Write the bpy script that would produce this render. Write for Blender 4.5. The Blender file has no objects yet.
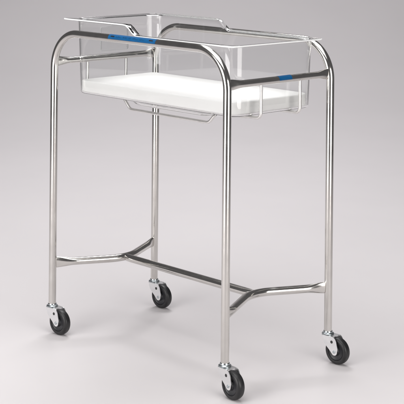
import bpy, bmesh, math, random
from mathutils import Vector, Matrix

S = bpy.context.scene
COL = S.collection
R = math.radians

# ---------------------------------------------------------------- camera
# a view camera: held level, the lens shifted down so that uprights stay upright
F_PX, CX, CY, N = 1385.155, 202.0, -92.552, 404.0
cam_d = bpy.data.cameras.new("camera")
cam = bpy.data.objects.new("camera", cam_d)
COL.objects.link(cam)
S.camera = cam
cam_d.sensor_fit = 'HORIZONTAL'
cam_d.sensor_width = 36.0
cam_d.lens = F_PX / N * 36.0
cam_d.shift_x = (N / 2 - CX) / N
cam_d.shift_y = (CY - N / 2) / N
cam_d.clip_start = 0.05
cam_d.clip_end = 100.0
yaw, roll = R(46.0905), R(0.5398)
fw = Vector((-math.sin(yaw), math.cos(yaw), 0))
rt = Vector((math.cos(yaw), math.sin(yaw), 0))
up = Vector((0, 0, 1))
rt2 = rt * math.cos(roll) + up * math.sin(roll)
up2 = -rt * math.sin(roll) + up * math.cos(roll)
m = Matrix((rt2, up2, -fw)).transposed().to_4x4()
m.translation = Vector((3.7245, -2.8987, 1.4431))
cam.matrix_world = m

# ---------------------------------------------------------------- light
S.view_settings.view_transform = 'Standard'
S.view_settings.look = 'None'
S.view_settings.gamma = 1.0
S.view_settings.exposure = 0.0
w = bpy.data.worlds.new("World")
S.world = w
w.use_nodes = True
bg = w.node_tree.nodes["Background"]
bg.inputs["Color"].default_value = (0.80, 0.78, 0.80, 1)
bg.inputs["Strength"].default_value = 0.14

MID = Vector((0.41, 0.23, 0.5))


def softbox(name, pos, target, sx, sy, watts, color=(1, 1, 1)):
    d = bpy.data.lights.new(name, 'AREA')
    d.shape = 'RECTANGLE'
    d.size, d.size_y = sx, sy
    d.energy = watts
    d.color = color
    o = bpy.data.objects.new(name, d)
    COL.objects.link(o)
    o.location = pos
    o.rotation_euler = (Vector(target) - Vector(pos)).to_track_quat('-Z', 'Y').to_euler()
    return o


# pos given as right / towards-camera / height from the middle of the stand
def stp(r, c, h):
    p = MID + rt * r - fw * c
    return Vector((p.x, p.y, h))


softbox("overhead_softbox", (0.80, -0.40, 3.1), (0.35, 0.30, 0.0), 2.6, 2.6, 73, (1.0, 0.99, 0.98))
softbox("left_softbox", stp(-2.3, 2.2, 1.15), stp(0, 0, 0.75), 2.0, 2.3, 80, (1.0, 0.985, 0.97))
softbox("right_softbox", stp(1.9, 2.5, 0.95), stp(0, 0, 0.7), 1.7, 1.8, 42, (1.0, 0.975, 0.945))
softbox("rear_softbox", stp(0.0, -2.9, 4.3), stp(0, -4.4, 0.0), 1.7, 2.4, 150, (0.995, 0.982, 0.990))

S.render.engine = 'CYCLES'
S.cycles.use_denoising = True
S.cycles.max_bounces = 24
S.cycles.transmission_bounces = 20
S.cycles.glossy_bounces = 8
S.cycles.transparent_max_bounces = 24
S.cycles.caustics_refractive = True
S.cycles.caustics_reflective = True
S.cycles.blur_glossy = 0.5
S.cycles.sample_clamp_indirect = 6.0


# ---------------------------------------------------------------- materials
def new_mat(name):
    mt = bpy.data.materials.new(name)
    mt.use_nodes = True
    nt = mt.node_tree
    return mt, nt, nt.nodes["Principled BSDF"]


def noise(nt, scale, detail=4.0, rough=0.5, stretch=None):
    tc = nt.nodes.new("ShaderNodeTexCoord")
    n = nt.nodes.new("ShaderNodeTexNoise")
    n.inputs["Scale"].default_value = scale
    n.inputs["Detail"].default_value = detail
    n.inputs["Roughness"].default_value = rough
    if stretch:
        mp = nt.nodes.new("ShaderNodeMapping")
        mp.inputs["Scale"].default_value = stretch
        nt.links.new(tc.outputs["Object"], mp.inputs["Vector"])
        nt.links.new(mp.outputs["Vector"], n.inputs["Vector"])
    else:
        nt.links.new(tc.outputs["Object"], n.inputs["Vector"])
    return n.outputs["Fac"]


def ramp(nt, src, lo, hi, a, b):
    r = nt.nodes.new("ShaderNodeMapRange")
    r.inputs["From Min"].default_value = lo
    r.inputs["From Max"].default_value = hi
    r.inputs["To Min"].default_value = a
    r.inputs["To Max"].default_value = b
    nt.links.new(src, r.inputs["Value"])
    return r.outputs["Result"]


def tint(nt, p, src, c0, c1):
    mx = nt.nodes.new("ShaderNodeMix")
    mx.data_type = 'RGBA'
    mx.inputs[6].default_value = (*c0, 1)
    mx.inputs[7].default_value = (*c1, 1)
    nt.links.new(src, mx.inputs[0])
    nt.links.new(mx.outputs[2], p.inputs["Base Color"])


def bump(nt, p, src, strength, dist):
    b = nt.nodes.new("ShaderNodeBump")
    b.inputs["Strength"].default_value = strength
    b.inputs["Distance"].default_value = dist
    nt.links.new(src, b.inputs["Height"])
    nt.links.new(b.outputs["Normal"], p.inputs["Normal"])


def metal(name, c0, c1, r0, r1):
    mt, nt, p = new_mat(name)
    p.inputs["Metallic"].default_value = 1.0
    f = noise(nt, 22, 5, 0.6)
    tint(nt, p, ramp(nt, f, 0.3, 0.7, 0, 1), c0, c1)
    nt.links.new(ramp(nt, f, 0.3, 0.7, r0, r1), p.inputs["Roughness"])
    return mt


def plain(name, c0, c1, scale, r0, r1, spec=0.5, bmp=0.0, bdist=0.001):
    mt, nt, p = new_mat(name)
    f = noise(nt, scale, 5, 0.6)
    tint(nt, p, ramp(nt, f, 0.3, 0.7, 0, 1), c0, c1)
    nt.links.new(ramp(nt, f, 0.3, 0.7, r0, r1), p.inputs["Roughness"])
    p.inputs["Specular IOR Level"].default_value = spec
    if bmp:
        bump(nt, p, noise(nt, scale * 8, 3, 0.6), bmp, bdist)
    return mt


STEEL = metal("polished_stainless_steel", (0.61, 0.59, 0.565), (0.67, 0.655, 0.63), 0.10, 0.18)
WIRE = metal("bright_wire", (0.76, 0.745, 0.725), (0.82, 0.805, 0.79), 0.30, 0.42)
ZINC = metal("zinc_plate", (0.80, 0.81, 0.82), (0.88, 0.88, 0.88), 0.28, 0.40)
COLLAR = metal("dull_zinc", (0.42, 0.46, 0.48), (0.52, 0.56, 0.58), 0.22, 0.34)
RUBBER = plain("black_rubber", (0.008, 0.008, 0.0095), (0.017, 0.017, 0.020), 30, 0.34, 0.5, 0.5, 0.15, 0.0006)
nt = RUBBER.node_tree
p = nt.nodes["Principled BSDF"]
tint(nt, p, ramp(nt, noise(nt, 26, 8, 0.72), 0.42, 0.78, 0, 1), (0.007, 0.007, 0.0085), (0.026, 0.0255, 0.026))
HUB = plain("dark_hub", (0.018, 0.018, 0.021), (0.030, 0.031, 0.035), 40, 0.35, 0.5)
HOLE_SHADE = plain("painted_hole_shade", (0.012, 0.012, 0.013), (0.03, 0.03, 0.03), 60, 0.4, 0.6)  # near-black colour standing in for the shade inside a hole
BLUE = plain("blue_label", (0.0005, 0.072, 0.205), (0.001, 0.086, 0.235), 60, 0.45, 0.6, 0.3)
INK = plain("dark_blue_ink", (0.001, 0.022, 0.075), (0.002, 0.03, 0.10), 80, 0.45, 0.6)
BLACKINK = plain("black_ink", (0.008, 0.008, 0.010), (0.016, 0.016, 0.02), 80, 0.45, 0.6)
VINYL = plain("white_mattress_cover", (0.90, 0.895, 0.885), (0.925, 0.92, 0.912), 5, 0.5, 0.62, 0.35, 0.35, 0.0018)
PAPER = plain("grey_studio_paper", (0.655, 0.630, 0.640), (0.672, 0.647, 0.656), 1.7, 0.75, 0.85, 0.2, 0.05, 0.0008)

ACRYL, nt, p = new_mat("clear_acrylic")
p.inputs["Base Color"].default_value = (0.985, 0.99, 0.99, 1)
p.inputs["Transmission Weight"].default_value = 1.0
p.inputs["IOR"].default_value = 1.47
nt.links.new(ramp(nt, noise(nt, 14, 4, 0.6), 0.3, 0.7, 0.0, 0.03), p.inputs["Roughness"])


# matt edge of the same plastic, whitened to paint in bright edge light
EDGE_LIGHT, nt, p = new_mat("matt_edge_highlight")
p.inputs["Base Color"].default_value = (0.90, 0.91, 0.91, 1)
p.inputs["Transmission Weight"].default_value = 0.1
p.inputs["IOR"].default_value = 1.47
nt.links.new(ramp(nt, noise(nt, 60, 4, 0.6), 0.3, 0.7, 0.35, 0.55), p.inputs["Roughness"])


# ---------------------------------------------------------------- helpers
def obj(name, bm, mat, parent=None, smooth=True, loc=None):
    bmesh.ops.remove_doubles(bm, verts=bm.verts, dist=1e-7)
    bmesh.ops.recalc_face_normals(bm, faces=bm.faces)
    me = bpy.data.meshes.new(name)
    bm.to_mesh(me)
    bm.free()
    me.materials.append(mat)
    if smooth:
        for f in me.polygons:
            f.use_smooth = True
        try:
            me.set_sharp_from_angle(angle=R(35))
        except Exception:
            pass
    o = bpy.data.objects.new(name, me)
    COL.objects.link(o)
    if parent is not None:
        o.parent = parent
    if loc is not None:
        o.location = loc
    return o


def fillet(pts, rad, seg=14):
    """round the inner corners of a polyline; rad is one radius or one for each corner"""
    pts = [Vector(q) for q in pts]
    out = [pts[0]]
    for i in range(1, len(pts) - 1):
        r = rad[i - 1] if isinstance(rad, (list, tuple)) else rad
        a, b, c = pts[i - 1], pts[i], pts[i + 1]
        u, v = (a - b).normalized(), (c - b).normalized()
        ang = u.angle(v)
        d = r / math.tan(ang / 2)
        s, e = b + u * d, b + v * d
        ctr = b + (u + v).normalized() * (r / math.sin(ang / 2))
        ps, pe = s - ctr, e - ctr
        tot = ps.angle(pe)
        ax = ps.cross(pe).normalized()
        for k in range(seg + 1):
            out.append(ctr + Matrix.Rotation(tot * k / seg, 3, ax) @ ps)
    out.append(pts[-1])
    return out


def subdiv(path, step):
    out = [path[0]]
    for a, b in zip(path, path[1:]):
        n = max(1, int((b - a).length / step))
        for k in range(1, n + 1):
            out.append(a.lerp(b, k / n))
    return out


def tube(bm, path, r, seg=28, upv=(0, 0, 1), shape=None, caps=True):
    """sweep a ring along path; shape(s, total) gives (width factor, height factor), height along upv"""
    path = [Vector(q) for q in path]
    n = len(path)
    L = [0.0]
    for a, b in zip(path, path[1:]):
        L.append(L[-1] + (b - a).length)
    side = None
    rings = []
    for i, q in enumerate(path):
        t = (path[min(i + 1, n - 1)] - path[max(i - 1, 0)]).normalized()
        if side is None:
            side = t.cross(Vector(upv))
            if side.length < 1e-4:
                side = t.cross(Vector((1, 0, 0)))
        side = (side - t * side.dot(t)).normalized()
        hv = side.cross(t).normalized()
        fx, fy = shape(L[i], L[-1]) if shape else (1, 1)
        rings.append([bm.verts.new(q + side * (math.cos(a) * r * fx) + hv * (math.sin(a) * r * fy))
                      for a in (2 * math.pi * k / seg for k in range(seg))])
    for A, B in zip(rings, rings[1:]):
        for k in range(seg):
            bm.faces.new((A[k], A[(k + 1) % seg], B[(k + 1) % seg], B[k]))
    if caps:
        bm.faces.new(rings[0][::-1])
        bm.faces.new(rings[-1])


def lathe(bm, prof, mat4, seg=48, close=False):
    """prof: (radius, height) pairs round local z, placed by mat4"""
    rings = []
    for r, h in prof:
        if r < 1e-6:
            rings.append([bm.verts.new(mat4 @ Vector((0, 0, h)))])
        else:
            rings.append([bm.verts.new(mat4 @ Vector((r * math.cos(2 * math.pi * k / seg), r * math.sin(2 * math.pi * k / seg), h)))
                          for k in range(seg)])
    pairs = list(zip(rings, rings[1:]))
    if close:
        pairs.append((rings[-1], rings[0]))
    for A, B in pairs:
        for k in range(seg):
            k2 = (k + 1) % seg
            if len(A) == 1 and len(B) > 1:
                bm.faces.new((A[0], B[k2], B[k]))
            elif len(B) == 1 and len(A) > 1:
                bm.faces.new((A[k], A[k2], B[0]))
            elif len(A) > 1:
                bm.faces.new((A[k], A[k2], B[k2], B[k]))


def extrude_poly(bm, pts, thick, mat4, bev=0.0008):
    """flat outline in local (x, z), thickness along local y, edges bevelled"""
    lo = [bm.verts.new(mat4 @ Vector((x, -thick / 2, z))) for x, z in pts]
    hi = [bm.verts.new(mat4 @ Vector((x, thick / 2, z))) for x, z in pts]
    n = len(pts)
    fs = [bm.faces.new(lo[::-1]), bm.faces.new(hi)]
    for k in range(n):
        fs.append(bm.faces.new((lo[k], lo[(k + 1) % n], hi[(k + 1) % n], hi[k])))
    return fs


def rrect(x0, x1, y0, y1, r, seg=10, side=8):
    """rounded rectangle, always the same number of points: (x, y, outward nx, ny)"""
    out = []
    cs = [(x1 - r, y0 + r, -90), (x1 - r, y1 - r, 0), (x0 + r, y1 - r, 90), (x0 + r, y0 + r, 180)]
    for i, (cx, cy, a0) in enumerate(cs):
        for k in range(seg + 1):
            a = R(a0 + 90 * k / seg)
            out.append((cx + r * math.cos(a), cy + r * math.sin(a), math.cos(a), math.sin(a)))
        nx = cs[(i + 1) % 4]
        a = R(a0 + 90)
        p0 = (cx + r * math.cos(a), cy + r * math.sin(a))
        p1 = (nx[0] + r * math.cos(a), nx[1] + r * math.sin(a))
        ns = side * 6 if i in (1, 3) else side * 3
        for k in range(1, ns):
            t = k / ns
            out.append((p0[0] + (p1[0] - p0[0]) * t, p0[1] + (p1[1] - p0[1]) * t, math.cos(a), math.sin(a)))
    return out


# ---------------------------------------------------------------- the setting: a paper sweep
W, D = 0.829, 0.4638            # leg spacing, length and depth
DZ = -0.0135
H = 1.0314 + DZ                 # axis of the top rails
ZB, ZS, Z0 = 0.9305 + DZ, 0.2492 + DZ, 0.108 + DZ

bm = bmesh.new()
prof = [(-6.0 + 9.0 * k / 16, 0.0) for k in range(16)]
C0 = 3.0
for k in range(81):                             # the paper lifts off the floor slowly and steepens into the wall
    d = 6.6 * k / 80
    prof.append((C0 + d, 0.017 * d ** 3))
rows = []
for v, z in prof:
    rows.append([])
    for k in range(13):
        u = -4.0 + 8.0 * k / 12
        q = MID + rt * u + fw * v
        rows[-1].append(bm.verts.new((q.x, q.y, z)))
for A, B in zip(rows, rows[1:]):
    for k in range(12):
        bm.faces.new((A[k], A[k + 1], B[k + 1], B[k]))
sweep = obj("backdrop", bm, PAPER)
sweep["kind"] = "structure"
sweep["label"] = "seamless grey paper floor curving up behind the bassinet"

# ---------------------------------------------------------------- the stand
stand = bpy.data.objects.new("bassinet_stand", None)
COL.objects.link(stand)
stand.location = (W / 2, D / 2, 0)
stand.empty_display_size = 0.1
stand["label"] = "polished steel tube stand on four black casters with blue stickers on its rails"
stand["category"] = "stand"
OFF = Vector((-W / 2, -D / 2, 0))


def part(name, bm, mat, parent=None, smooth=True):
    """a mesh made in world coordinates, set under the stand (or under one of its parts)"""
    if parent is None or parent is stand:
        bmesh.ops.translate(bm, verts=bm.verts, vec=OFF)
        return obj(name, bm, mat, stand, smooth)
    o = obj(name, bm, mat, parent, smooth)
    return o


RT = 0.0127
RB = 0.12
frames = []
for y in (0.0, D):
    bm = bmesh.new()
    path = fillet([(0, y, Z0), (0, y, H), (W, y, H), (W, y, Z0)], RB, 24)
    tube(bm, path, RT, 36, upv=(0, 1, 0))
    frames.append(part("side_frame", bm, STEEL))


def flare(wide, tall, length, base=1.0):
    def f(s, tot):
        e = min(s, tot - s)
        t = max(0.0, 1 - e / length)
        t = t * t * (3 - 2 * t)
        return base + (wide - base) * t, base + (tall - base) * t
    return f


# end rails between the two side frames, ends pressed flat against the legs
rails = []
RR = 0.0112
for x in (0.0, W):
    bm = bmesh.new()
    path = subdiv([Vector((x, RT - 0.003, ZB)), Vector((x, D - RT + 0.003, ZB))], 0.006)
    tube(bm, path, RR, 32, shape=flare(0.30, 1.50, 0.055))
    rails.append(part("end_rail", bm, STEEL))

# bowed floor braces and the stretcher between them
AX0, AX1 = 0.120, W - 0.120
for x, ax in ((0.0, AX0), (W, AX1)):
    bm = bmesh.new()
    sgn = 1 if ax > x else -1
    a = Vector((x, 0, ZS))
    b = Vector((ax, D / 2, ZS))
    d = (b - a).normalized()
    path = fillet([a + d * (RT - 0.003), b, Vector((x, D, ZS)) + Vector((d.x, -d.y, 0)) * (RT - 0.003)], 0.13, 20)
    path = subdiv(path, 0.008)
    tube(bm, path, 0.0127, 32, shape=flare(0.28, 1.42, 0.07))
    part("floor_brace", bm, STEEL)
bm = bmesh.new()
tube(bm, subdiv([Vector((AX0 - 0.018, D / 2, ZS)), Vector((AX1 + 0.018, D / 2, ZS))], 0.02), 0.0127, 32,
     shape=flare(0.35, 0.93, 0.03))
part("stretcher", bm, STEEL)

# wire cradles hung from the end rails, stepped down in the middle
ZW, ZL = 0.8186 + DZ, 0.7795 + DZ
for y in (0.145, 0.3205):
    bm = bmesh.new()
    path = fillet([(0.0, y, ZB - RR + 0.002), (0.0, y, ZW), (0.188, y, ZW), (0.226, y, ZL), (0.603, y, ZL), (0.641, y, ZW), (W, y, ZW), (W, y, ZB - RR + 0.002)],
                  [0.018, 0.024, 0.028, 0.028, 0.024, 0.018], 10)
    tube(bm, path, 0.0049, 14, upv=(0, 1, 0))
    part("wire_cradle", bm, WIRE)

# ---- blue stickers wrapped round the rails


def wrap(bm, c, axis, e1, e2, rad, s0, s1, a0, a1, thick=0.0003, ns=2, na=16):
    """patch of a thin cylinder shell about axis through c"""
    c, axis, e1, e2 = Vector(c), Vector(axis), Vector(e1), Vector(e2)

    def grid(rr):
        return [[bm.verts.new(c + axis * (s0 + (s1 - s0) * i / ns) + (e1 * math.cos(a) + e2 * math.sin(a)) * rr)
                 for a in (R(a0 + (a1 - a0) * j / na) for j in range(na + 1))] for i in range(ns + 1)]
    A, B = grid(rad), grid(rad + thick)
    for i in range(ns):
        for j in range(na):
            bm.faces.new((A[i][j], A[i][j + 1], A[i + 1][j + 1], A[i + 1][j]))
            bm.faces.new((B[i][j], B[i + 1][j], B[i + 1][j + 1], B[i][j + 1]))
    for i in range(ns):
        bm.faces.new((A[i][0], A[i + 1][0], B[i + 1][0], B[i][0]))
        bm.faces.new((A[i][na], B[i][na], B[i + 1][na], A[i + 1][na]))
    for j in range(na):
        bm.faces.new((A[0][j], B[0][j], B[0][j + 1], A[0][j + 1]))
        bm.faces.new((A[ns][j], A[ns][j + 1], B[ns][j + 1], B[ns][j]))


def subpart(name, bm, mat, parent, smooth=True):
    bmesh.ops.translate(bm, verts=bm.verts, vec=OFF)
    return obj(name, bm, mat, parent, smooth)


LX0, LX1 = 0.294, 0.521
E1, E2 = (0, -1, 0), (0, 0, 1)
bm = bmesh.new()
wrap(bm, (0, 0, H), (1, 0, 0), E1, E2, RT + 0.0001, LX0, LX1, -6, 112)
st = subpart("label_sticker", bm, BLUE, frames[0])
st["label"] = "blue sticker with one line of dark print"
# the print: a black mark at each end and one row of small dark letters, too small in the photograph to be read
for s in (LX0 + 0.012, LX1 - 0.030):
    bm = bmesh.new()
    wrap(bm, (0, 0, H), (1, 0, 0), E1, E2, RT + 0.0005, s, s + 0.018, 26, 44, 0.0002, 1, 3)
    subpart("sticker_mark", bm, BLACKINK, frames[0])
bm = bmesh.new()
rnd = random.Random(4)
s = LX0 + 0.040
for n in (5, 4, 2, 5, 4):
    for k in range(n):
        a = 18 + rnd.uniform(0, 8)
        wrap(bm, (0, 0, H), (1, 0, 0), E1, E2, RT + 0.0005, s, s + rnd.uniform(0.0010, 0.0026), a, a + rnd.uniform(9, 24), 0.0002, 1, 3)
        s += 0.0052
    s += 0.0075
subpart("sticker_print", bm, INK, frames[0])

bm = bmesh.new()
wrap(bm, (W, 0, ZB), (0, 1, 0), (1, 0, 0), (0, 0, 1), RR + 0.0001, 0.215, 0.272, -8, 125)
st = subpart("label_sticker", bm, BLUE, rails[1])
st["label"] = "short plain blue sticker"

# ---- casters
TR = 0.039          # trail of the wheel behind the leg
RW, WT = 0.0420, 0.027
ZF = 0.0878         # top of the fork


def make_caster(ang):
    """ang: heading of the trail in the plan, degrees from +x"""
    M = Matrix.Rotation(R(ang), 4, 'Z')
    ax = M @ Matrix.Translation((TR, 0, RW)) @ Matrix.Rotation(R(90), 4, 'X')   # local z along the axle
    # fork: two cheeks and a crowned top plate
    bm = bmesh.new()
    cheek = [(-0.0075, ZF - 0.0003), (-0.0068, 0.0770), (-0.0020, 0.0660), (0.0080, 0.0560), (0.0200, 0.0455)]
    for k in range(9):
        a = R(215 + (360 - 215) * k / 8)
        cheek.append((TR + 0.0112 * math.cos(a), RW + 0.0112 * math.sin(a)))
    cheek += [(0.0525, 0.052), (0.0490, 0.064), (0.0460, 0.076), (0.0400, 0.0845), (0.0340, ZF - 0.0003)]
    for sy in (-1, 1):
        extrude_poly(bm, cheek, 0.0026, M @ Matrix.Translation((0, sy * 0.0182, 0)))
    top = [(x, y) for x, y, _, _ in rrect(-0.0150, 0.034, -0.0194, 0.0194, 0.009, 6, 1)]
    lo = [bm.verts.new(M @ Vector((x, y, ZF - 0.0026))) for x, y in top]
    hi = [bm.verts.new(M @ Vector((x, y, ZF))) for x, y in top]
    bm.faces.new(lo[::-1])
    bm.faces.new(hi)
    for k in range(len(top)):
        k2 = (k + 1) % len(top)
        bm.faces.new((lo[k], lo[k2], hi[k2], hi[k]))
    bmesh.ops.bevel(bm, geom=[e for e in bm.edges if len(e.link_faces) == 2 and e.calc_face_angle(0) > R(40)], offset=0.0006, segments=2, affect='EDGES')
    fork = obj("caster", bm, ZINC, stand)
    # swivel collar under the tube
    bm = bmesh.new()
    lathe(bm, [(0, ZF + 0.0001), (0.0180, ZF + 0.0001), (0.0196, ZF + 0.0010), (0.0196, ZF + 0.0030), (0.0186, ZF + 0.0041), (0.0162, ZF + 0.0046),
               (0.0150, ZF + 0.0058), (0.0150, ZF + 0.0088), (0.0142, ZF + 0.0104), (0, ZF + 0.0108)], Matrix.Identity(4), 40)
    obj("swivel_collar", bm, COLLAR, fork)
    # wheel: a solid rubber tyre with a flat tread, a moulded ring and a recessed web
    bm = bmesh.new()
    h = WT / 2
    lathe(bm, [(0.0275, -h + 0.0032), (0.0290, -h + 0.0008), (0.0335, -h), (0.0375, -h + 0.0010), (0.0402, -h + 0.0036), (0.0414, -h + 0.0068), (RW, -h + 0.0105), (RW, h - 0.0105), (0.0414, h - 0.0068),
               (0.0402, h - 0.0036), (0.0375, h - 0.0010), (0.0335, h), (0.0290, h - 0.0008), (0.0275, h - 0.0032)], ax, 64, close=True)
    obj("tyre", bm, RUBBER, fork)
    bm = bmesh.new()
    lathe(bm, [(0, -h - 0.001), (0.0115, -h - 0.001), (0.0125, -h + 0.001), (0.0140, -h + 0.0045), (0.0240, -h + 0.0045), (0.0274, -h + 0.0022),
               (0.0274, h - 0.0022), (0.0240, h - 0.0045), (0.0140, h - 0.0045), (0.0125, h - 0.001), (0.0115, h + 0.001), (0, h + 0.001)], ax, 48)
    obj("hub", bm, HUB, fork)
    # axle bolt with a nut at each end
    bm = bmesh.new()
    e = 0.0195
    lathe(bm, [(0, -e - 0.0028), (0.0026, -e - 0.0028), (0.0030, -e - 0.0020), (0.0046, -e - 0.0018), (0.0048, -e), (0.0036, -e + 0.0005),
               (0.0036, e - 0.0005), (0.0048, e), (0.0046, e + 0.0018), (0.0030, e + 0.0020), (0.0026, e + 0.0028), (0, e + 0.0028)], ax, 12)
    obj("axle_bolt", bm, COLLAR, fork)
    # dark disc on each cheek, painting in the shade of a punched hole
    for sy in (-1, 1):
        bm = bmesh.new()
        lathe(bm, [(0, 0), (0.0048, 0), (0.0048, 0.0003), (0, 0.0004)],
              M @ Matrix.Translation((0.0290, sy * 0.0195, 0.0715)) @ Matrix.Rotation(R(90 if sy < 0 else -90), 4, 'X'), 20)
        obj("cheek_hole_disc", bm, HOLE_SHADE, fork)
    return fork


for (x, y), ang in (((0, 0), 5), ((W, 0), -5), ((W, D), 4), ((0, D), 4)):
    c = make_caster(ang)
    c.location = Vector((x, y, 0)) + OFF

# ---------------------------------------------------------------- clear tub lying in the cradle
TX0, TX1, TY0, TY1 = 0.043, 0.802, 0.056, 0.420      # footprint at the bottom
UX0, UX1, UY0, UY1 = 0.036, 0.811, 0.046, 0.423      # wall at the rim
OUT = rrect(0.012, 0.826, 0.022, 0.435, 0.014)       # outer edge of the rim flange
ZT = 0.8245 + DZ
TH = 0.0038
ZHI, ZLO = 1.0775 + DZ, 1.0440 + DZ
XS0, XS1 = 0.330, 0.390        # the rim steps down here, a little further on along the far side


def rim_z(x, y):
    t = min(1, max(0, (x - 0.026 * y / D - XS0) / (XS1 - XS0)))
    t = t * t * (3 - 2 * t)
    return ZHI + (ZLO - ZHI) * t


bot = rrect(TX0, TX1, TY0, TY1, 0.045)
top = rrect(UX0, UX1, UY0, UY1, 0.050)
n = len(bot)
bm = bmesh.new()


def row(f):
    return [bm.verts.new(f(k)) for k in range(n)]


def wallpt(k, t, off, z=None):
    """t: 0 bottom .. 1 rim; off: distance outward from the outside of the wall"""
    bx, by, nx, ny = bot[k]
    tx, ty, _, _ = top[k]
    x, y = bx + (tx - bx) * t, by + (ty - by) * t
    zz = ZT + (rim_z(tx, ty) - ZT) * t
    return Vector((x + nx * off, y + ny * off, zz if z is None else z))


rows = []
RBOT = 0.011
# a shallow well pressed into the floor of the tub
WELLS = [(rrect(0.300, 0.590, 0.165, 0.299, 0.05), 0.0), (rrect(0.262, 0.628, 0.134, 0.330, 0.06), 0.0008), (rrect(0.246, 0.644, 0.121, 0.343, 0.06), 0.0050),
         (rrect(0.238, 0.652, 0.114, 0.350, 0.06), 0.0125), (rrect(0.234, 0.656, 0.110, 0.354, 0.06), 0.0200), (rrect(0.228, 0.662, 0.104, 0.360, 0.06), 0.0248), (rrect(0.215, 0.675, 0.092, 0.372, 0.06), 0.0262)]
WD = 0.0262
for o_, dz_ in WELLS:
    rows.append(row(lambda k: Vector((o_[k][0], o_[k][1], ZT - WD + dz_))))
for a in (0, 22, 45, 68, 90):                                  # outside bottom edge, rounded
    s, c = math.sin(R(a)), math.cos(R(a))
    rows.append(row(lambda k: wallpt(k, 0, -RBOT * (1 - s), ZT + RBOT * (1 - c))))
for t in (0.12, 0.25, 0.4, 0.55, 0.7, 0.82, 0.92, 0.965):
    rows.append(row(lambda k: wallpt(k, t, 0)))


def rimpt(k, q, dz):
    """q: 0 outside of the wall .. 1 outer edge of the flange"""
    bx, by, _, _ = top[k]
    ox, oy, _, _ = OUT[k]
    x, y = bx + (ox - bx) * q, by + (oy - by) * q
    return Vector((x, y, rim_z(x, y) + dz))


edge_rows = []
for q, dz in ((0.04, -0.0075), (0.14, -0.0054), (0.3, -0.0047), (0.93, -0.0047), (0.985, -0.0040), (1.0, -0.0028), (1.0, -0.0016), (0.985, -0.0005), (0.93, 0.0), (0.2, 0.0)):
    if q >= 0.93:
        edge_rows.append(len(rows))
    rows.append(row(lambda k: rimpt(k, q, dz)))
for off, dz in ((-0.001, -0.0006), (-0.003, -0.0026), (-TH, -0.0055)):
    rows.append(row(lambda k: wallpt(k, 1, off) + Vector((0, 0, dz))))
for t in (0.965, 0.92, 0.82, 0.7, 0.55, 0.4, 0.25, 0.12):
    rows.append(row(lambda k: wallpt(k, t, -TH)))
RI = RBOT - TH
for a in (90, 68, 45, 22, 0):
    s, c = math.sin(R(a)), math.cos(R(a))
    rows.append(row(lambda k: wallpt(k, 0, -TH - RI * (1 - s), ZT + TH + RI * (1 - c))))
for o_, dz_ in reversed(WELLS):
    rows.append(row(lambda k: Vector((o_[k][0] - o_[k][2] * TH * 0.8, o_[k][1] - o_[k][3] * TH * 0.8, ZT - WD + TH + dz_))))
for ri, (A, B) in enumerate(zip(rows, rows[1:])):
    for k in range(n):
        f = bm.faces.new((A[k], A[(k + 1) % n], B[(k + 1) % n], B[k]))
        if edge_rows[0] <= ri < edge_rows[-1]:
            f.material_index = 1
bm.faces.new(rows[0][::-1])
bm.faces.new(rows[-1])
bmesh.ops.recalc_face_normals(bm, faces=bm.faces)
C = Vector((W / 2, D / 2, ZT))
bmesh.ops.translate(bm, verts=bm.verts, vec=-C)
tub = obj("bassinet_tub", bm, ACRYL, None, True, C)
tub.data.materials.append(EDGE_LIGHT)
tub["label"] = "clear acrylic bassinet tub with raised head end hanging in the steel stand"
tub["category"] = "tub"

# card pocket on the head end of the tub: a clear plate with a thicker lip round three sides
bm = bmesh.new()


def box(bm, x0, x1, y0, y1, z0, z1, bev=0.0008):
    r = bmesh.ops.create_cube(bm, size=1.0)
    for v in r['verts']:
        v.co = Vector(((x0 + x1) / 2 + v.co.x * (x1 - x0), (y0 + y1) / 2 + v.co.y * (y1 - y0), (z0 + z1) / 2 + v.co.z * (z1 - z0)))
    es = {e for v in r['verts'] for e in v.link_edges}
    bmesh.ops.bevel(bm, geom=list(es), offset=bev, segments=2, affect='EDGES')


CY0, CY1, CZ0, CZ1 = 0.172, 0.296, 0.957 + DZ, 1.040 + DZ
out = rrect(CY0, CY1, CZ0, CZ1, 0.006, 5, 2)
inn = rrect(CY0 + 0.004, CY1 - 0.004, CZ0 + 0.004, CZ1 - 0.004, 0.003, 5, 2)


def wall_x(z):
    t = (z - ZT) / (ZHI - ZT)
    return TX0 + (UX0 - TX0) * t


def ring(lst, dx):
    return [bm.verts.new((wall_x(z) + dx, y, z)) for y, z, _, _ in lst]


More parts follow.
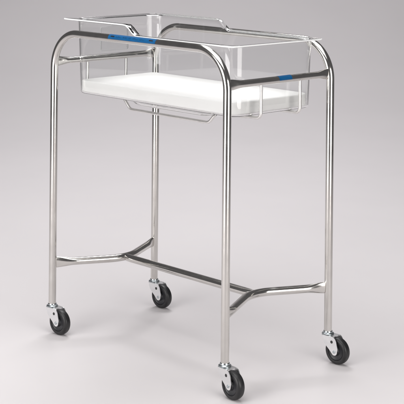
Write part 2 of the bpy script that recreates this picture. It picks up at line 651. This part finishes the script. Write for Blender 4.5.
G = [ring(out, -0.0002), ring(out, -0.0042), ring(out, -0.0048), ring(inn, -0.0048), ring(inn, -0.0026)]
G[2] = G[2]
for gi, (A, B) in enumerate(zip(G, G[1:])):
    for k in range(len(A)):
        f = bm.faces.new((A[k], A[(k + 1) % len(A)], B[(k + 1) % len(A)], B[k]))
        f.material_index = 1 if gi in (0, 1, 3) else 0
bm.faces.new(G[0][::-1])
bm.faces.new(G[-1])
bmesh.ops.translate(bm, verts=bm.verts, vec=-C)
obj("card_pocket", bm, ACRYL, tub).data.materials.append(EDGE_LIGHT)

# ---------------------------------------------------------------- mattress
MX0, MX1, MY0, MY1 = 0.0535, 0.787, 0.065, 0.407
MZ0, MZ1 = ZT + TH + 0.0006, 0.8695 + DZ
bm = bmesh.new()
rnd = random.Random(11)
base = rrect(MX0, MX1, MY0, MY1, 0.022, 8, 6)
mrows = []
er = 0.0055
eb = 0.0065
for a in (0, 20, 40, 60, 75, 90):
    s, c = math.sin(R(a)), math.cos(R(a))
    mrows.append([(x - nx * eb * (1 - s), y - ny * eb * (1 - s), MZ0 + eb * (1 - c)) for x, y, nx, ny in base])
for a in (90, 70, 50, 30, 10, 0):
    s, c = math.sin(R(a)), math.cos(R(a))
    mrows.append([(x - nx * er * (1 - s), y - ny * er * (1 - s), MZ1 - er * (1 - c)) for x, y, nx, ny in base])
cx, cy = (MX0 + MX1) / 2, (MY0 + MY1) / 2
for q in (0.93, 0.85, 0.7, 0.5, 0.25):                         # gently crowned top
    mrows.append([(cx + (x - nx * er - cx) * q, cy + (y - ny * er - cy) * q, MZ1 + 0.004 * (1 - q ** 3)) for x, y, nx, ny in base])
vr = [[bm.verts.new(q) for q in rr] for rr in mrows]
nb = len(base)
for A, B in zip(vr, vr[1:]):
    for k in range(nb):
        bm.faces.new((A[k], A[(k + 1) % nb], B[(k + 1) % nb], B[k]))
bm.faces.new(vr[0][::-1])
bm.faces.new(vr[-1])
MC = Vector((cx, cy, MZ0))
bmesh.ops.translate(bm, verts=bm.verts, vec=-MC)
mat = obj("mattress", bm, VINYL, None, True, MC)
mat["label"] = "thin white foam mattress lying inside the clear tub"
mat["category"] = "mattress"
